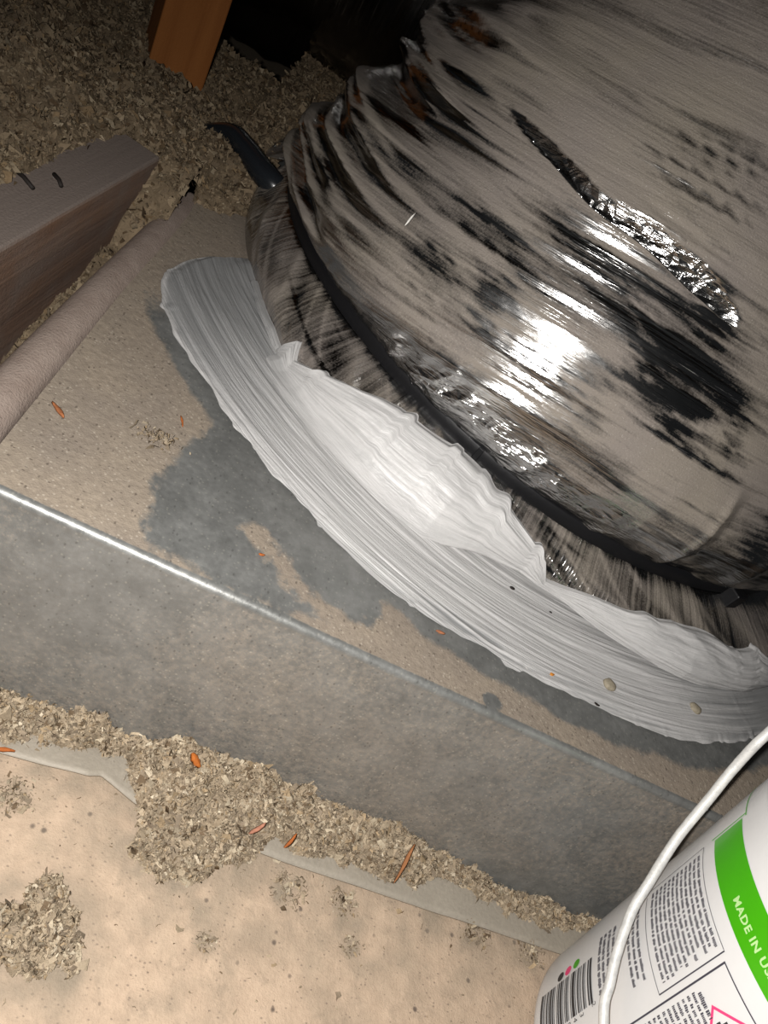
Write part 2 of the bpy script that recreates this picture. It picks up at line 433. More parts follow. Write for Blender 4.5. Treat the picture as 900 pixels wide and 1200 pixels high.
def fluff(name, X, Y, Z, mask, nfl, size, label, seed, zmin=-1, lift=0.35, dens=None, tone=(1, 1, 1)):
    """height field under a coat of flakes, one object"""
    n, m = X.shape
    V0 = np.stack([X, Y, Z], -1).reshape(-1, 3)
    q0 = gridq(n, m)
    keep = mask.reshape(-1)[q0].all(1)
    q0 = q0[keep]
    g = np.random.default_rng(seed)
    fc = FCOL[0] * (0.95 + 0.5 * vnoise(V0[:, 0] * 300, V0[:, 1] * 300, V0[:, 2] * 300))[:, None]
    w = None
    if dens is not None:
        w = dens.reshape(-1)[q0].mean(1); w = w / w.sum()
    pick = g.choice(len(q0), nfl, p=w)
    a = g.random((nfl, 2, 1))
    c = V0[q0[pick]]
    P = (c[:, 0] * (1 - a[:, 0]) + c[:, 1] * a[:, 0]) * (1 - a[:, 1]) + (c[:, 3] * (1 - a[:, 0]) + c[:, 2] * a[:, 0]) * a[:, 1]
    P = P + np.stack([g.normal(0, size * .2, nfl), g.normal(0, size * .2, nfl), np.abs(g.normal(0, size * lift, nfl))], -1)
    v, q, cc = flakes(P, size, 0.45, seed + 5)
    v[:, 2] = np.maximum(v[:, 2], zmin)
    V = np.vstack([V0, v]); Q = np.vstack([q0, q + len(V0)]); Ct = np.vstack([fc, cc])
    used = np.unique(Q); remap = np.zeros(len(V), np.int64); remap[used] = np.arange(len(used))
    me = mesh_np(name, V[used], remap[Q], colors=Ct[used] * np.array(tone))
    return tag(link(name, me, FLUFF, None, False), label, 'insulation', None, 'stuff')

# heap along the foot of the box
x = np.arange(-0.10, 0.40, 0.0010); y = np.arange(0.120, 0.204, 0.0010)
X, Y = np.meshgrid(x, y, indexing='ij')
foot = heap_foot(X) + 0.003 * vnoise(X * 160, X * 0 + 3)
crest = np.interp(X, [-.2, 0., .02, .034, .037, .055, .066, .075, .088, .092, .11, .13, .15, .185, .195, .23, .256, .29, .34, .386, .45],
                  [.012, .012, .013, .018, .012, .012, .018, .024, .022, .018, .021, .022, .021, .015, .020, .015, .008, .006, .005, .005, .005])
t = np.clip((Y - foot) / (0.190 - foot), 0, None)
Zh = crest * np.clip(1.25 * np.sqrt(np.clip(t, 0, 1)) - 0.2, 0, 1)
Zh = Zh + (0.0062 * fbm(X * 85, Y * 85, 1.0, 2) + 0.0042 * (np.abs(vnoise(X * 190, Y * 190, 2.0)) - .3) + 0.0022 * (np.abs(vnoise(X * 420, Y * 420, 5.0)) - .3)) * sstep(0, 0.25, t)
mask = (Y > foot) & (Zh > -0.001)
fluff('insulation_heap', X, Y, Zh, mask, 60000, 0.0020, 'ragged band of grey brown loose-fill insulation along the foot of the metal box', 3, 0.0006)
# patch at the lower left and small clumps
def clump(poly_or_c, label, seed, nfl):
    if isinstance(poly_or_c, list):
        p = np.array(poly_or_c); lo, hi = p.min(0) - .01, p.max(0) + .01
        X, Y = np.meshgrid(np.arange(lo[0], hi[0], .0016), np.arange(lo[1], hi[1], .0016), indexing='ij')
        d = -polysd(X, Y, poly_or_c) + 0.011 * fbm(X * 75, Y * 75, seed, 4); hh = 0.007
        Z = hh * np.sqrt(np.clip(d / 0.02, 0, 1)) + 0.003 * fbm(X * 200, Y * 200, seed + 2) * (d > 0)
    else:
        cx, cy, r, hh = poly_or_c
        X, Y = np.meshgrid(np.arange(cx - 1.4 * r, cx + 1.4 * r, .0013), np.arange(cy - 1.4 * r, cy + 1.4 * r, .0013), indexing='ij')
        d = r - np.hypot(X - cx, Y - cy) + 0.8 * r * fbm(X * 150, Y * 150, seed)
        Z = hh * np.clip(d / r, 0, 1) * (0.7 + 0.8 * vnoise(X * 300, Y * 300, seed))
    return fluff('insulation_clump', X, Y, Z - 0.0005, d > 0, nfl, 0.0020, label, seed, 0.0006, 0.4)
clump(PATCH, 'matted patch of grey insulation on the tan drywall, lower left corner', 41, 4200)
V_, Q_, C_, off = [], [], [], 0
for k, (cx, cy, r, hh) in enumerate(CLUMPS):
    g = np.random.default_rng(60 + k); n = int(240 * (r / .012) ** 2)
    rr = r * np.sqrt(g.random(n)) * (0.6 + 0.7 * g.random(n)); th = g.random(n) * 6.283
    P = np.stack([cx + rr * np.cos(th), cy + rr * np.sin(th) * 0.8, 0.001 + np.abs(g.normal(0, hh * .5, n)) * (1 - rr / r / 1.4).clip(0.05)], -1)
    v, q, c = flakes(P, 0.0017, 0.5, 80 + k); v[:, 2] = np.maximum(v[:, 2], 0.0005)
    V_.append(v); Q_.append(q + off); C_.append(c); off += len(v)
# thin scatter over the board
g = np.random.default_rng(99); n = 1500
P = np.stack([g.uniform(-.05, .36, n), g.uniform(.05, .185, n), np.full(n, .0008)], -1)
P = P[g.random(n) < 0.15 + 0.85 * np.exp(-np.clip(heap_foot(P[:, 0]) - P[:, 1], 0, 1) / 0.015)]
v, q, c = flakes(P, 0.0016, 0.5, 98); v[:, 2] = np.clip(v[:, 2], 0.0004, 0.003)
V_.append(v); Q_.append(q + off); C_.append(c)
me = mesh_np('insulation_crumbs', np.vstack(V_), np.vstack(Q_), colors=np.vstack(C_))
tag(link('insulation_crumbs', me, FLUFF, None, False), 'small scattered clumps and crumbs of insulation over the tan drywall', 'insulation', None, 'stuff')

# deep insulation behind and left of the box
x = np.arange(-0.95, 0.50, 0.0042); y = np.arange(-0.25, 1.20, 0.0042)
X, Y = np.meshgrid(x, y, indexing='ij')
jx = -0.0997 + (Y - 0.3113) * 0.110               # right side of the joist
left = sstep(-0.012, -0.030, X - jx)              # left of the joist's middle
Zb = 0.072 + 0.068 * left + 0.068 * sstep(0.40, 0.50, Y) * (1 - left) + 0.010 * left * sstep(0.40, 0.48, Y)
Zb = Zb - 0.036 * (1 - left) * sstep(0.02, -0.03, X + 0.03) * sstep(0.40, 0.30, Y)
Zb = Zb - 0.030 * sstep(0.50, 0.72, Y) + 0.020 * fbm(X * 7, Y * 7, 2.0, 3) * sstep(0.5, 0.65, Y + 0.3 * left) + 0.006 * fbm(X * 38, Y * 38, 4.0, 3) + 0.005 * fbm(X * 110, Y * 110, 5, 2)
Zb = Zb - 0.5 * sstep(0.86, 1.10, Y + 0.25 * (X + 0.2))
nearpipe = sstep(0.02, 0.0, np.abs(X + 0.066) - 0.014) * sstep(0.47, 0.43, Y)
Zb = np.minimum(Zb, np.where(nearpipe > 0.5, 0.088 , 9))
inbox = (X > -0.0555) & (Y > 0.19)
boxcover = sstep(0.50, 0.56, Y + 0.6 * np.clip(X + 0.05, 0, 1) * -1 + 0.006 * fbm(X * 60, Y * 60, 8))   # lies over the box's back left corner
Zb = np.where(inbox, np.where(boxcover > 0.02, H + 0.018 * boxcover + 0.004 * fbm(X * 90, Y * 90, 5, 2), -1), Zb)
inpipe = nearpipe > 0.5
mask = (Zb > (-0.25)) & ~(inbox & (np.hypot(X - CX, Y - CY) < 0.265)) & ~(inbox & (X > 0.12))
mask &= ~((X > -0.052) & (Y < 0.215))
dist = np.hypot(X, Y)
dens = np.where(Y > 0.2, 1, 0.05) / (0.25 + dist) ** 1.5 * ((X / np.maximum(Y, .05)) > -0.75)
fluff('loose_insulation', X, Y, Zb, mask, 170000, 0.0029, 'deep drift of brown loose-fill insulation filling the attic behind the joist', 11, -1, 0.3, dens, (0.54, 0.51, 0.47))

# ---------------------------------------------------------------- joist, post, pipe, hose
joist = tag(empty('wooden_joist', (-0.118, 0.31, 0.0)), 'dusty reddish wooden joist running beside the pipe, upper left', 'joist')
me = box_mesh('timber', 0.038, 0.72, 0.14, 0.0018)
o = link('timber', me, JOIST, joist, False)
o.matrix_parent_inverse = Matrix()
o.location = (0.0, -0.185, 0.07)
joist.rotation_euler = (0, 0, -math.atan(0.110))

post = tag(empty('truss_post', (-0.128, 0.70, 0.02)), 'orange brown wooden post standing in the insulation, top left', 'post')
o = link('timber', box_mesh('timber', 0.046, 0.05, 1.5, 0.0015), POSTM, post, False)
o.matrix_parent_inverse = Matrix(); o.location = (0, 0, 0.72)
post.rotation_euler = (math.radians(-1), math.radians(-3), math.radians(22))

P = np.array([(-0.0715, -0.12, .104), (-0.0693, 0.10, .105), (-0.0668, 0.25, .106), (-0.0633, 0.36, .106), (-0.059, 0.47, .105), (-0.0585, 0.52, .103)])
o = link('dusty_pipe', tube_mesh('dusty_pipe', catmull(P, 10), 0.0105, 28), PIPEM)
tag(o, 'round dusty tan pipe lying along the left edge of the metal box', 'pipe')

P = np.array([(-0.085, 0.610, .112), (-0.0603, 0.5926, .134), (-0.0440, 0.575, .138), (-0.0268, 0.5567, .138), (-0.0135, 0.5500, .136), (0.000, 0.555, .128)])
o = link('black_hose', tube_mesh('black_hose', catmull(P, 10), np.interp(np.linspace(0, 1, 51), [0, .4, 1], [.0075, .0085, .0100]), 24), HOSEM)
tag(o, 'glossy black plastic hose poking out of the insulation left of the duct', 'hose')

# ---------------------------------------------------------------- sheet metal box
box = tag(empty('duct_box', (0.25, 0.55, 0.0)), 'low galvanized sheet metal box under a film of brown dust', 'duct box')
RB = 0.0032
ytop = np.concatenate([np.arange(1.0, 0.62, -0.008), np.arange(0.62, YF + RB + .0009, -0.0018)])
prof = [(yy, H) for yy in ytop]
for a in np.linspace(0, math.radians(98), 9): prof.append((YF + RB - RB * math.sin(a) , H - RB + RB * math.cos(a)))
y0, z0 = prof[-1]
for t in np.linspace(0, 1, 62)[1:]: prof.append((y0 + (0.187 - y0) * t, z0 * (1 - t)))
prof = np.array(prof)
xs = np.concatenate([np.arange(-0.055, 0.42, 0.0018), np.arange(0.42, 0.66, 0.008)])
PY = prof[:, 0][None, :] + 0 * xs[:, None]; PZ = prof[:, 1][None, :] + 0 * xs[:, None]; PX = xs[:, None] + 0 * PY
istop = PZ > H - 0.0005
front = sstep(0.06, 0.0, PY - YF)
PZw = PZ + istop * 0.0010 * fbm(PX * 9, PY * 9, 1, 2) * sstep(0.0, 0.05, PY - YF)
PYw = PY + 0.0007 * fbm(PX * 10, PZ * 12, 3, 2) * np.where(istop, front, 1)
# dent that catches the flash
dd = np.hypot(PX - 0.0941, PY - 0.235)
PZw = PZw - istop * 0.0011 * np.exp(-(dd / 0.006) ** 2)
WIPE = [(.0067, .2532), (.0110, .2800), (.0159, .3011), (.030, .3060), (.0449, .3150), (.070, .296), (.0977, .2659), (.125, .244), (.1212, .2269), (.098, .2190), (.0763, .2105), (.045, .2105), (.0157, .2146), (.008, .225)]
wob = 0.006 * fbm(PX * 60, PY * 60, 2, 4)
dust = np.where(istop, 1.0, 0.36)
w = sstep(0.0055, -0.0045, polysd(PX, PY, WIPE) + wob + 0.004 * fbm(PX * 260, PY * 260, 4, 3))
dust = np.where(istop, 1.0 - 0.86 * w, dust)
# brown streak left in the wiped patch, patchy smears
st = linesd(PX, PY, [(.055, .247), (.070, .236), (.085, .2255), (.118, .219), (.135, .2235)])
dust = np.maximum(dust, istop * 0.80 * sstep(0.0105, 0.001, st + wob + 0.005 * fbm(PX * 240, PY * 240, 9, 3)))
dust = np.where(istop, np.clip(dust + 0.12 * w * fbm(PX * 50, PY * 50, 6), 0, 1), dust)
rho = np.hypot(PX - CX, PY - CY); thd = np.degrees(np.arctan2(PY - CY, PX - CX))
halo = sstep(0.359, 0.350, rho + wob * 0.8) * sstep(-150, -140, thd) 
dust = np.where(istop, dust * (1 - 0.85 * halo), dust)
sm = sstep(0.010, 0.004, linesd(PX, PY, [(.148, .247), (.172, .244), (.205, .252)]) + wob)
dust = np.where(istop, dust * (1 - 0.75 * sm), dust)
sp = np.hypot((PX - .1894) / 0.0062, (PY - .2148) / 0.0048)
dust = np.where(istop, dust * (1 - 0.85 * sstep(1.15, 0.85, sp + 12 * wob)), dust)
dust = np.where(istop, dust * (1 - 0.7 * np.exp(-(dd / 0.004) ** 2)), dust)
dust = np.where(istop & (PY < YF + 0.004), dust * sstep(0.0, 0.004, PY - YF - RB * .6), dust)
face = (PZ < H - RB)
dust = np.where(face, 0.30 + 0.22 * fbm(PX * 14, PZ * 14, 5, 4) + 0.12 * sstep(0.0, 0.12, PX) - 0.22 * sstep(0.03, 0.0, PZ) * sstep(0.1, 0.3, PX), dust)
dust = np.where(~istop & ~face, 0.0, dust)
V = np.stack([PX, PYw, PZw], -1)
me = mesh_np('body', V, gridq(*PX.shape), {'dust': dust})
link('body', me, SHEET, box)
V = np.array([(-0.055, 1.0, H), (-0.055, YF + .001, H), (-0.055, 0.187, 0), (-0.055, 1.0, 0)])
link('side_panel', mesh_np('side_panel', V, np.array([[0, 1, 2, 3]]), {'dust': np.full(4, .8)}), SHEET, box, False)
# nailing flange on the drywall: front edge bent and dented
fx = np.concatenate([np.arange(-0.16, 0.42, 0.0015)])
fe = np.interp(fx, [-.16, 0.0, .0387, .0445, .0645, .08, .1418, .2283, .3215, .42], [.1640, .1635, .1662, .1690, .1641, .163, .161, .1621, .1636, .165])
fz = 0.0012 + np.interp(fx, [-.16, 0, .02, .038, .05, .0645, .075, .12, .42], [.004, .0045, .005, .006, .004, .0005, .0005, .0012, .0012])
vv = np.linspace(0, 1, 8)
FXg = fx[:, None] + 0 * vv; FYg = fe[:, None] * (1 - vv) + 0.1885 * vv
FZg = (fz[:, None] * (1 - vv) + 0.0015 * vv) + 0.0005 * vnoise(FXg * 60, FYg * 60)
Vt = np.stack([FXg, FYg, FZg], -1); Vb = Vt - np.array([0, 0, 0.0011])
n, m = FXg.shape
q = gridq(n, m); N0 = n * m
i = np.arange(n - 1) * m
edge = np.stack([i, i + m, i + m + N0, i + N0], -1)
me = mesh_np('flange', np.concatenate([Vt.reshape(-1, 3), Vb.reshape(-1, 3)]), np.vstack([q[:, ::-1], q + N0, edge[:, ::-1]]))
o = link('flange', me, FLANGEM, box, False)
tag(o, 'paler flat flange strip with a bent front edge')

# ---------------------------------------------------------------- flexible duct
duct = tag(empty('flex_duct', (CX, CY, H)), 'fat flexible duct in crinkled dusty silver black foil, bending over the metal box', 'duct')
PHI = math.radians(112)
D = np.array([-math.cos(PHI), math.sin(PHI), 0.0]); UP = np.array([0, 0, 1.0]); BN = np.array([D[1], -D[0], 0.0])
BN = BN if BN[0] < 0 else -BN                     # points left; angle 0 faces the camera
ZS = H + 0.040                                     # strap height
A0, L0, RBEND, ANG = math.radians(24), 0.05, 0.46, math.radians(62)
LARC = RBEND * ANG
S = np.concatenate([np.linspace(0, 1, 131)[:-1] ** 1.15 * 0.032, np.linspace(0.032, L0 + LARC, 350)[:-1], np.linspace(L0 + LARC, L0 + LARC + 0.75, 130)])
th_v = np.linspace(0, 1, 641)[:-1]
TH = 2 * math.pi * (th_v - 0.105 * np.sin(2 * math.pi * (th_v - 0.25)) * 0 ) 
# denser on the camera side (theta = 90 degrees)
TH = 2 * math.pi * th_v - 0.6 * np.sin(2 * math.pi * th_v)
def center(s):
    s = np.asarray(s, float)
    a = A0 + np.clip((s - L0) / RBEND, 0, ANG); e = np.clip(s - L0 - LARC, 0, None); l = np.minimum(s, L0)
    z = l * math.cos(A0) + RBEND * (np.sin(a) - math.sin(A0)) + e * math.cos(A0 + ANG)
    d = l * math.sin(A0) + RBEND * (math.cos(A0) - np.cos(a)) + e * math.sin(A0 + ANG)
    c = np.array([CX, CY, ZS]) + d[..., None] * D + z[..., None] * UP
    ease = sstep(0.024, 0.0, s)                       # the strap itself lies flat
    a = a * (1 - ease)
    nrm = -np.cos(a)[..., None] * D + np.sin(a)[..., None] * UP
    return c, nrm, a
SS, TT = np.meshgrid(S, TH, indexing='ij')
c, nr, aa = center(S)
ct, st_ = np.cos(TT), np.sin(TT)
inner = np.clip(-ct, 0, 1); outer = np.clip(ct, 0, 1)
TW = (TT + math.pi) % (2 * math.pi) - math.pi        # -pi .. pi, left is positive
Vb = c[:, None, :] + 0.268 * (ct[..., None] * nr[:, None, :] + st_[..., None] * BN)
SA = np.concatenate([np.zeros((1, SS.shape[1])), np.cumsum(np.linalg.norm(np.diff(Vb, axis=0), axis=-1), 0)], 0)   # length along the skin
R0 = 0.247 + 0.024 * (1 - np.exp(-SA / 0.012)) - 0.22 * (np.sqrt(np.clip(SA - 0.036, -9, 9) ** 2 + 0.014 ** 2) + SA - 0.036) / 2 * sstep(0.30, 0.05, SA) * 0.9 - 0.018 * sstep(0.05, 0.30, SA)
lw = np.exp(-(np.clip(TW - 0.95, -9, 0) / 0.42) ** 2) * sstep(2.6, 1.8, TW)   # slack left side, folds pinch together here
per = lambda f: TW * f
wv = vnoise(SA * 5, TW * 1.1, 3)
tl = TW + 0.1
tw = SA + 0.066 * (np.sqrt(tl ** 2 + 0.15 ** 2) + tl) / 2 * sstep(2.8, 1.6, TW) + 0.010 * wv
tf = tw + 0.045 * TW * vnoise(SA * 4 + 3, TW * 0.9, 6)
big = ridge(tw * 15 + 0.25 * TW, per(0.75), 1.0, 2)
mid = ridge(tf * 33, per(1.3), 4.0, 2)
mid2 = ridge(tf * 75, per(2.2), 14.0, 2)
fine = fbm(tw * 130, per(2.6), 7.0, 2)
fine2 = fbm(tw * 300, per(4.0), 9.0, 2)
elbow = sstep(0.004, 0.05, SA)
folds = sstep(0.06, 0.75, lw)
disp = elbow * (0.0030 + 0.008 * folds) * (big - 0.55) + sstep(0.0, 0.02, SA) * (0.0006 + 0.0120 * folds) * (mid - 0.5) + 0.0042 * folds * (mid2 - .5) * sstep(0.0, 0.02, SA)
disp += elbow * (0.0009 * fine + 0.00055 * fine2 * (1 + 0.8 * np.exp(-((SA - .055) / .025) ** 2 - ((TW - .03) / .16) ** 2)))
disp += 0.007 * elbow * fbm(SA * 8, per(1.3), 12.0, 2)
# gathered pleats just above the strap
gath = np.exp(-SA / 0.018)
pl = ridge(per(13) + 30 * SA, SA * 14, 9.0, 2) - 0.5
disp += 0.0036 * gath * sstep(0.0, 0.006, SA) * pl
hem = sstep(0.034, 0.016, SA + 0.006 * vnoise(TW * 9, 0 * TW)) * sstep(0.40, 0.28, TW) * sstep(-0.42, -0.32, TW)   # torn, crumpled foil hem
cz = fbm(SA * 70, per(12), 21.0, 2)
disp += hem * sstep(0, .004, SA) * (0.0050 * (ridge(per(11) + 30 * SA, SA * 38, 5.0, 2) - .45) + 0.0012 * np.round(cz * 4) / 4)
disp -= 0.040 * sstep(0.0, 0.08, SA) * np.exp(-((TW - 1.65) / 0.55) ** 2)     # the left side is drawn in
# long crease across the shoulder, with bare foil in it
c0 = 0.1405 + 0.0025 * vnoise(TW * 7, 0 * TW) - 0.03 * np.clip(-0.15 - TW, 0, 1)
clen = sstep(0.46, 0.30, TW) * sstep(-0.245, -0.20, TW)
cwid = np.interp(TW, [-.24, -.1, .05, .25, .45], [.006, .013, .010, .007, .004])
u = (SA - c0) / cwid
crease = clen * sstep(-0.12, 0.0, u) * sstep(1.0, 0.9, u)
disp -= clen * 0.0052 * sstep(-0.12, 0.04, u) * np.clip(1.05 - u, 0, 1) * (u < 1.05)
ladder = sstep(0.10, 0.02, TW) * sstep(-0.22, -0.12, TW) * sstep(0.006, 0.010, SA - c0 - cwid + .008) * sstep(0.030, 0.018, SA - c0)
disp += ladder * 0.0011 * (ridge(SA * 190 + TW * 4, per(1.5), 3.0, 1) - .5)
# pleats standing up from the buckle
pz = sstep(0.078, 0.060, SA) * sstep(0.0, 0.01, SA) * np.exp(-((TW + 0.56) / 0.12) ** 2)
disp += pz * 0.0075 * (ridge(per(15) + 2.0, SA * 5, 2.0, 1) - .5)
rr = R0 + disp
V = c[:, None, :] + rr[..., None] * (ct[..., None] * nr[:, None, :] + st_[..., None] * BN)
# keep the skin out of the bend's centre line on the inner side, and above the box
flatd = (V - np.array([CX, CY, ZS])) @ D
# dust lies where the skin looks up, and is rubbed off in places
dV1 = np.gradient(V, axis=0); dV2 = np.gradient(V, axis=1)
Nn = np.cross(dV1, dV2); Nn /= np.linalg.norm(Nn, axis=-1)[..., None] + 1e-12
if (Nn * (V - c[:, None, :])).sum(-1).mean() < 0: Nn = -Nn
nz = Nn[..., 2]
hoopgrad = np.gradient(disp, axis=0) / (np.gradient(SA, axis=0) + 1e-6)
dust = 0.55 + 0.60 * nz + 0.20 * fbm(V[..., 0] * 16, V[..., 1] * 16, V[..., 2] * 16, 3) + np.clip(hoopgrad, -1, 1) * -0.35 * elbow
dust += 0.16 * fbm(tw * 60, per(1.6), 2.0, 2)
dust = np.clip(dust, 0, 1)
dust -= 0.62 * folds * sstep(0.54, 0.34, 0.6 * mid + 0.4 * mid2) * sstep(0.0, 0.02, SA)
wb = 1.15 * fbm(SA * 90, per(5.5), 31.0, 5, 0.7) + 0.35 * vnoise(SA * 420, per(7), 3.0)
def wiped(sa, tw_, rs, rt, k):
    global dust
    d_ = np.hypot((SA - sa) / rs, (TW - tw_) / rt) + wb
    dust = dust - 0.62 * k * sstep(1.35, 0.30, d_)
streak = fbm(SA * 170, per(5), 17.0, 2)
for sa, t_, rs, rt, k in [(.070, .160, .013, .060, 1.0), (.117, .09, .013, .12, .6), (.108, -.05, .009, .08, .4), (.108, -.24, .026, .13, 1.0), (.088, -.22, .018, .11, .8), (.120, -.14, .014, .09, .7),
                          (.059, -.13, .010, .045, .6), (.090, -.40, .009, .035, .8), (.080, -.30, .012, .07, .5), (.094, .25, .010, .12, .5), (.060, .30, .012, .10, .5), (.075, -.45, .015, .10, .4)]:
    wiped(sa, t_, rs, rt, k * (0.75 + 0.6 * streak))
wiped(.054, .025, .021, .13, 0.62 + 1.7 * streak)
wiped(.045, -.74, .05, .17, 0.9)
dust = dust - 1.2 * hem - 1.3 * crease - ladder * (0.35 + 0.9 * streak)
gap = sstep(0.0, 0.35, fbm(SA * 12, per(3.0), 51.0, 2) + 0.08) * sstep(0.18, 0.5, fbm(tw * 260, per(3.2), 61.0, 2))
dust -= 0.45 * gap
dust -= 0.24 * sstep(0.05, 0.42, fbm(tw * 85, per(1.5), 41.0, 2)) * sstep(0.12, 0.0, SA - 0.22)
dust = np.clip(dust, 0.10 * (1 - hem) * (1 - crease), 1)
crumple = np.clip(0.9 * hem + 0.9 * crease + 0.10, 0, 1)
#@@FEATURES@@
uvs = np.stack([tw, TW * 0.27], -1)
me = mesh_np('jacket', V, gridq(*SS.shape, True), {'dust': dust, 'crumple': crumple}, uv=uvs)
o = link('jacket', me, FOIL, duct)

# another foil duct crossing behind, in the dark
sx = np.linspace(-0.9, 0.06, 240); st2 = np.linspace(0, 2 * math.pi, 161)[:-1]
SX, S2 = np.meshgrid(sx, st2, indexing='ij')
r2 = 0.205 + 0.010 * (ridge(SX * 16 + 0.02 * np.sin(S2), np.cos(S2) * .8, np.sin(S2) * .8, 2) - .5) + 0.0035 * fbm(SX * 60, np.cos(S2) * 3, np.sin(S2) * 3, 3)
r2 = r2 * sstep(0.062, 0.035, SX + 0 * S2) ** 0.5 + 0.002
back = tag(empty('foil_duct', (-0.42, 1.06, 0.283)), 'second foil duct lying in shadow behind the big one, top edge', 'duct')
V2 = np.stack([SX, 1.06 + r2 * np.cos(S2), 0.283 + r2 * np.sin(S2)], -1)
me = mesh_np('jacket', V2, gridq(*SX.shape, True), {'dust': np.clip(.34 + .65 * np.sin(S2) + .3 * fbm(SX * 12, np.cos(S2) * 2, np.sin(S2) * 2), 0, 1), 'crumple': 0.2 + 0 * SX}, uv=np.stack([SX, S2 * .2], -1))
link('jacket', me, FOIL, back)

# skirt of the jacket below the strap
def skirt_bottom(td):
    """radius and height of the skirt's lower rim at polar angle td (degrees)"""
    r = np.interp(td, [-180, -150, -135, -125, -110, -105, -98, -92, -87, -82, -75, -64, -55, -30, 180], [.268, .272, .284, .286, .286, .278, .272, .276, .284, .292, .301, .306, .304, .300, .285])
    z = np.interp(td, [-180, -112, -95, -75, -30, 0, 180], [H + .003, H + .004, H + .009, H + .011, H + .010, H + .004, H + .003])
    return r, z
def skirt_pt(td, v, off=0.0, amp=1.0):
    rb, zb = skirt_bottom(td)
    rt, zt = 0.250, ZS - 0.003
    cr_, cz = rb + 0.002, zb + 0.62 * (zt - zb)
    r = (1 - v) ** 2 * rb + 2 * v * (1 - v) * cr_ + v * v * rt
    z = (1 - v) ** 2 * zb + 2 * v * (1 - v) * cz + v * v * zt
    dr = 2 * (1 - v) * (cr_ - rb) + 2 * v * (rt - cr_); dz = 2 * (1 - v) * (cz - zb) + 2 * v * (zt - cz)
    L_ = np.hypot(dr, dz)
    plt = 0.0034 * (ridge(td * 0.17 + 2.2 * v, v * 1.5, 3.0, 2) - 0.5) * np.sin(math.pi * np.clip(v, 0, 1) ** 0.8) * sstep(0, .05, v + .02)
    big_ = 0.004 * (ridge(td * 0.06 + 1.4 * v, v * 0.8, 8.0, 1) - 0.5) * np.sin(math.pi * np.clip(v, 0, 1)) * sstep(-110, -90, td)
    o_ = off + amp * (plt + big_)
    r = r + o_ * dz / L_; z = z - o_ * dr / L_
    return r, z
tdg = np.linspace(-180, 180, 901); vg = np.linspace(0, 1, 46)
TD, VG = np.meshgrid(tdg, vg, indexing='ij')
r, z = skirt_pt(TD, VG)
V = np.stack([CX + r * np.cos(np.radians(TD)), CY + r * np.sin(np.radians(TD)), z], -1)
sd = 0.52 + 0.25 * fbm(TD * .2, VG * 3, 1, 3) + 0.30 * (ridge(TD * 0.17 + 2.2 * VG, VG * 1.5, 3.0, 2) - .55) + 0.25 * sstep(0.70, 0.95, ridge(TD * 0.22 + 3.5 * VG, VG * 0.6, 13.0, 1)) - 0.3 * sstep(0.1, 0.5, fbm(TD * .05, VG * 9 + .1 * TD, 6, 2))
sd = np.clip(sd - 0.5 * sstep(.86, 1.0, VG), 0, 1)
me = mesh_np('jacket_skirt', V, gridq(*TD.shape), {'dust': sd, 'crumple': 0.25 + 0 * sd}, uv=np.stack([TD * 0.0047, VG * 0.02], -1))
link('jacket_skirt', me, FOIL, duct)

# black cable tie round the collar
tie = tag(empty('cable_tie', (CX, CY, ZS)), 'black nylon cable tie cinched round the base of the duct', 'cable tie')
a = np.radians(np.linspace(-180, 180, 361)[:-1])
ring = [(0.2500, -.0050), (0.2522, -.0050), (0.2530, -.0040), (0.2530, .0040), (0.2522, .0050), (0.2500, .0050)]
wob_ = 0.0012 * np.sin(a * 5 + 1)
V = np.stack([np.stack([CX + rr_ * np.cos(a), CY + rr_ * np.sin(a), ZS + zz + wob_], -1) for rr_, zz in ring], 0)
link('band', mesh_np('band', V, gridq(len(ring), len(a), True)), BLACK, tie)
def on_ring(td, r, z, me, name, mat, parent, tilt=0.0):
    o = bpy.data.objects.new(name, me); COL.objects.link(o); me.materials.append(mat)
    o.parent = parent
    w = Vector((CX + r * math.cos(math.radians(td)), CY + r * math.sin(math.radians(td)), z))
    o.location = w - Vector(parent.location)
    o.rotation_euler = (0, tilt, math.radians(td))
    return o
on_ring(-64.0, 0.257, ZS - .001, box_mesh('buckle', 0.010, 0.012, 0.013, 0.0012), 'buckle', BLACK, tie)
on_ring(-111.0, 0.2538, ZS, box_mesh('tail_end', 0.0012, 0.0035, 0.0085, 0.0004), 'tail_end', BLACK, tie)

# ---------------------------------------------------------------- brushed mastic seal
mastic = tag(empty('mastic_seal', (CX, CY, H)), 'wide brushed band of pale grey mastic sealing the duct collar to the box', 'sealant')
tdm = np.linspace(-157.4, -30, 900)
rout = np.interp(tdm, [-161, -157.4, -155.1, -152.2, -149.2, -145.7, -142.6, -130, -115, -105.7, -96.9, -87.1, -77.4, -67.7, -60, -30], [.262, .272, .2985, .3178, .3344, .3407, .3429, .3431, .3443, .3445, .3376, .3365, .3391, .3372, .3347, .334])
rout = rout + 0.0018 * vnoise(tdm * 0.30, 0 * tdm) + 0.0008 * vnoise(tdm * 0.9, 0 * tdm + 4) + 0.0060 * np.clip(vnoise(tdm * 0.8, 0 * tdm + 8) - 0.6, 0, 1)
rin, zin = skirt_bottom(tdm)
rin = np.minimum(rin - 0.006, rout - 0.001)
vm = np.linspace(0, 1, 130)
TDm, VM = np.meshgrid(tdm, vm, indexing='ij')
RHO = rout[:, None] * (1 - VM) + rin[:, None] * VM
brush = fbm(RHO * 520 + 2 * vnoise(RHO * 60, TDm * .07), TDm * 0.10, 3.0, 3)
ridge_ = ridge(RHO * 80 + 0.03 * TDm, TDm * 0.06, 5.0, 2)
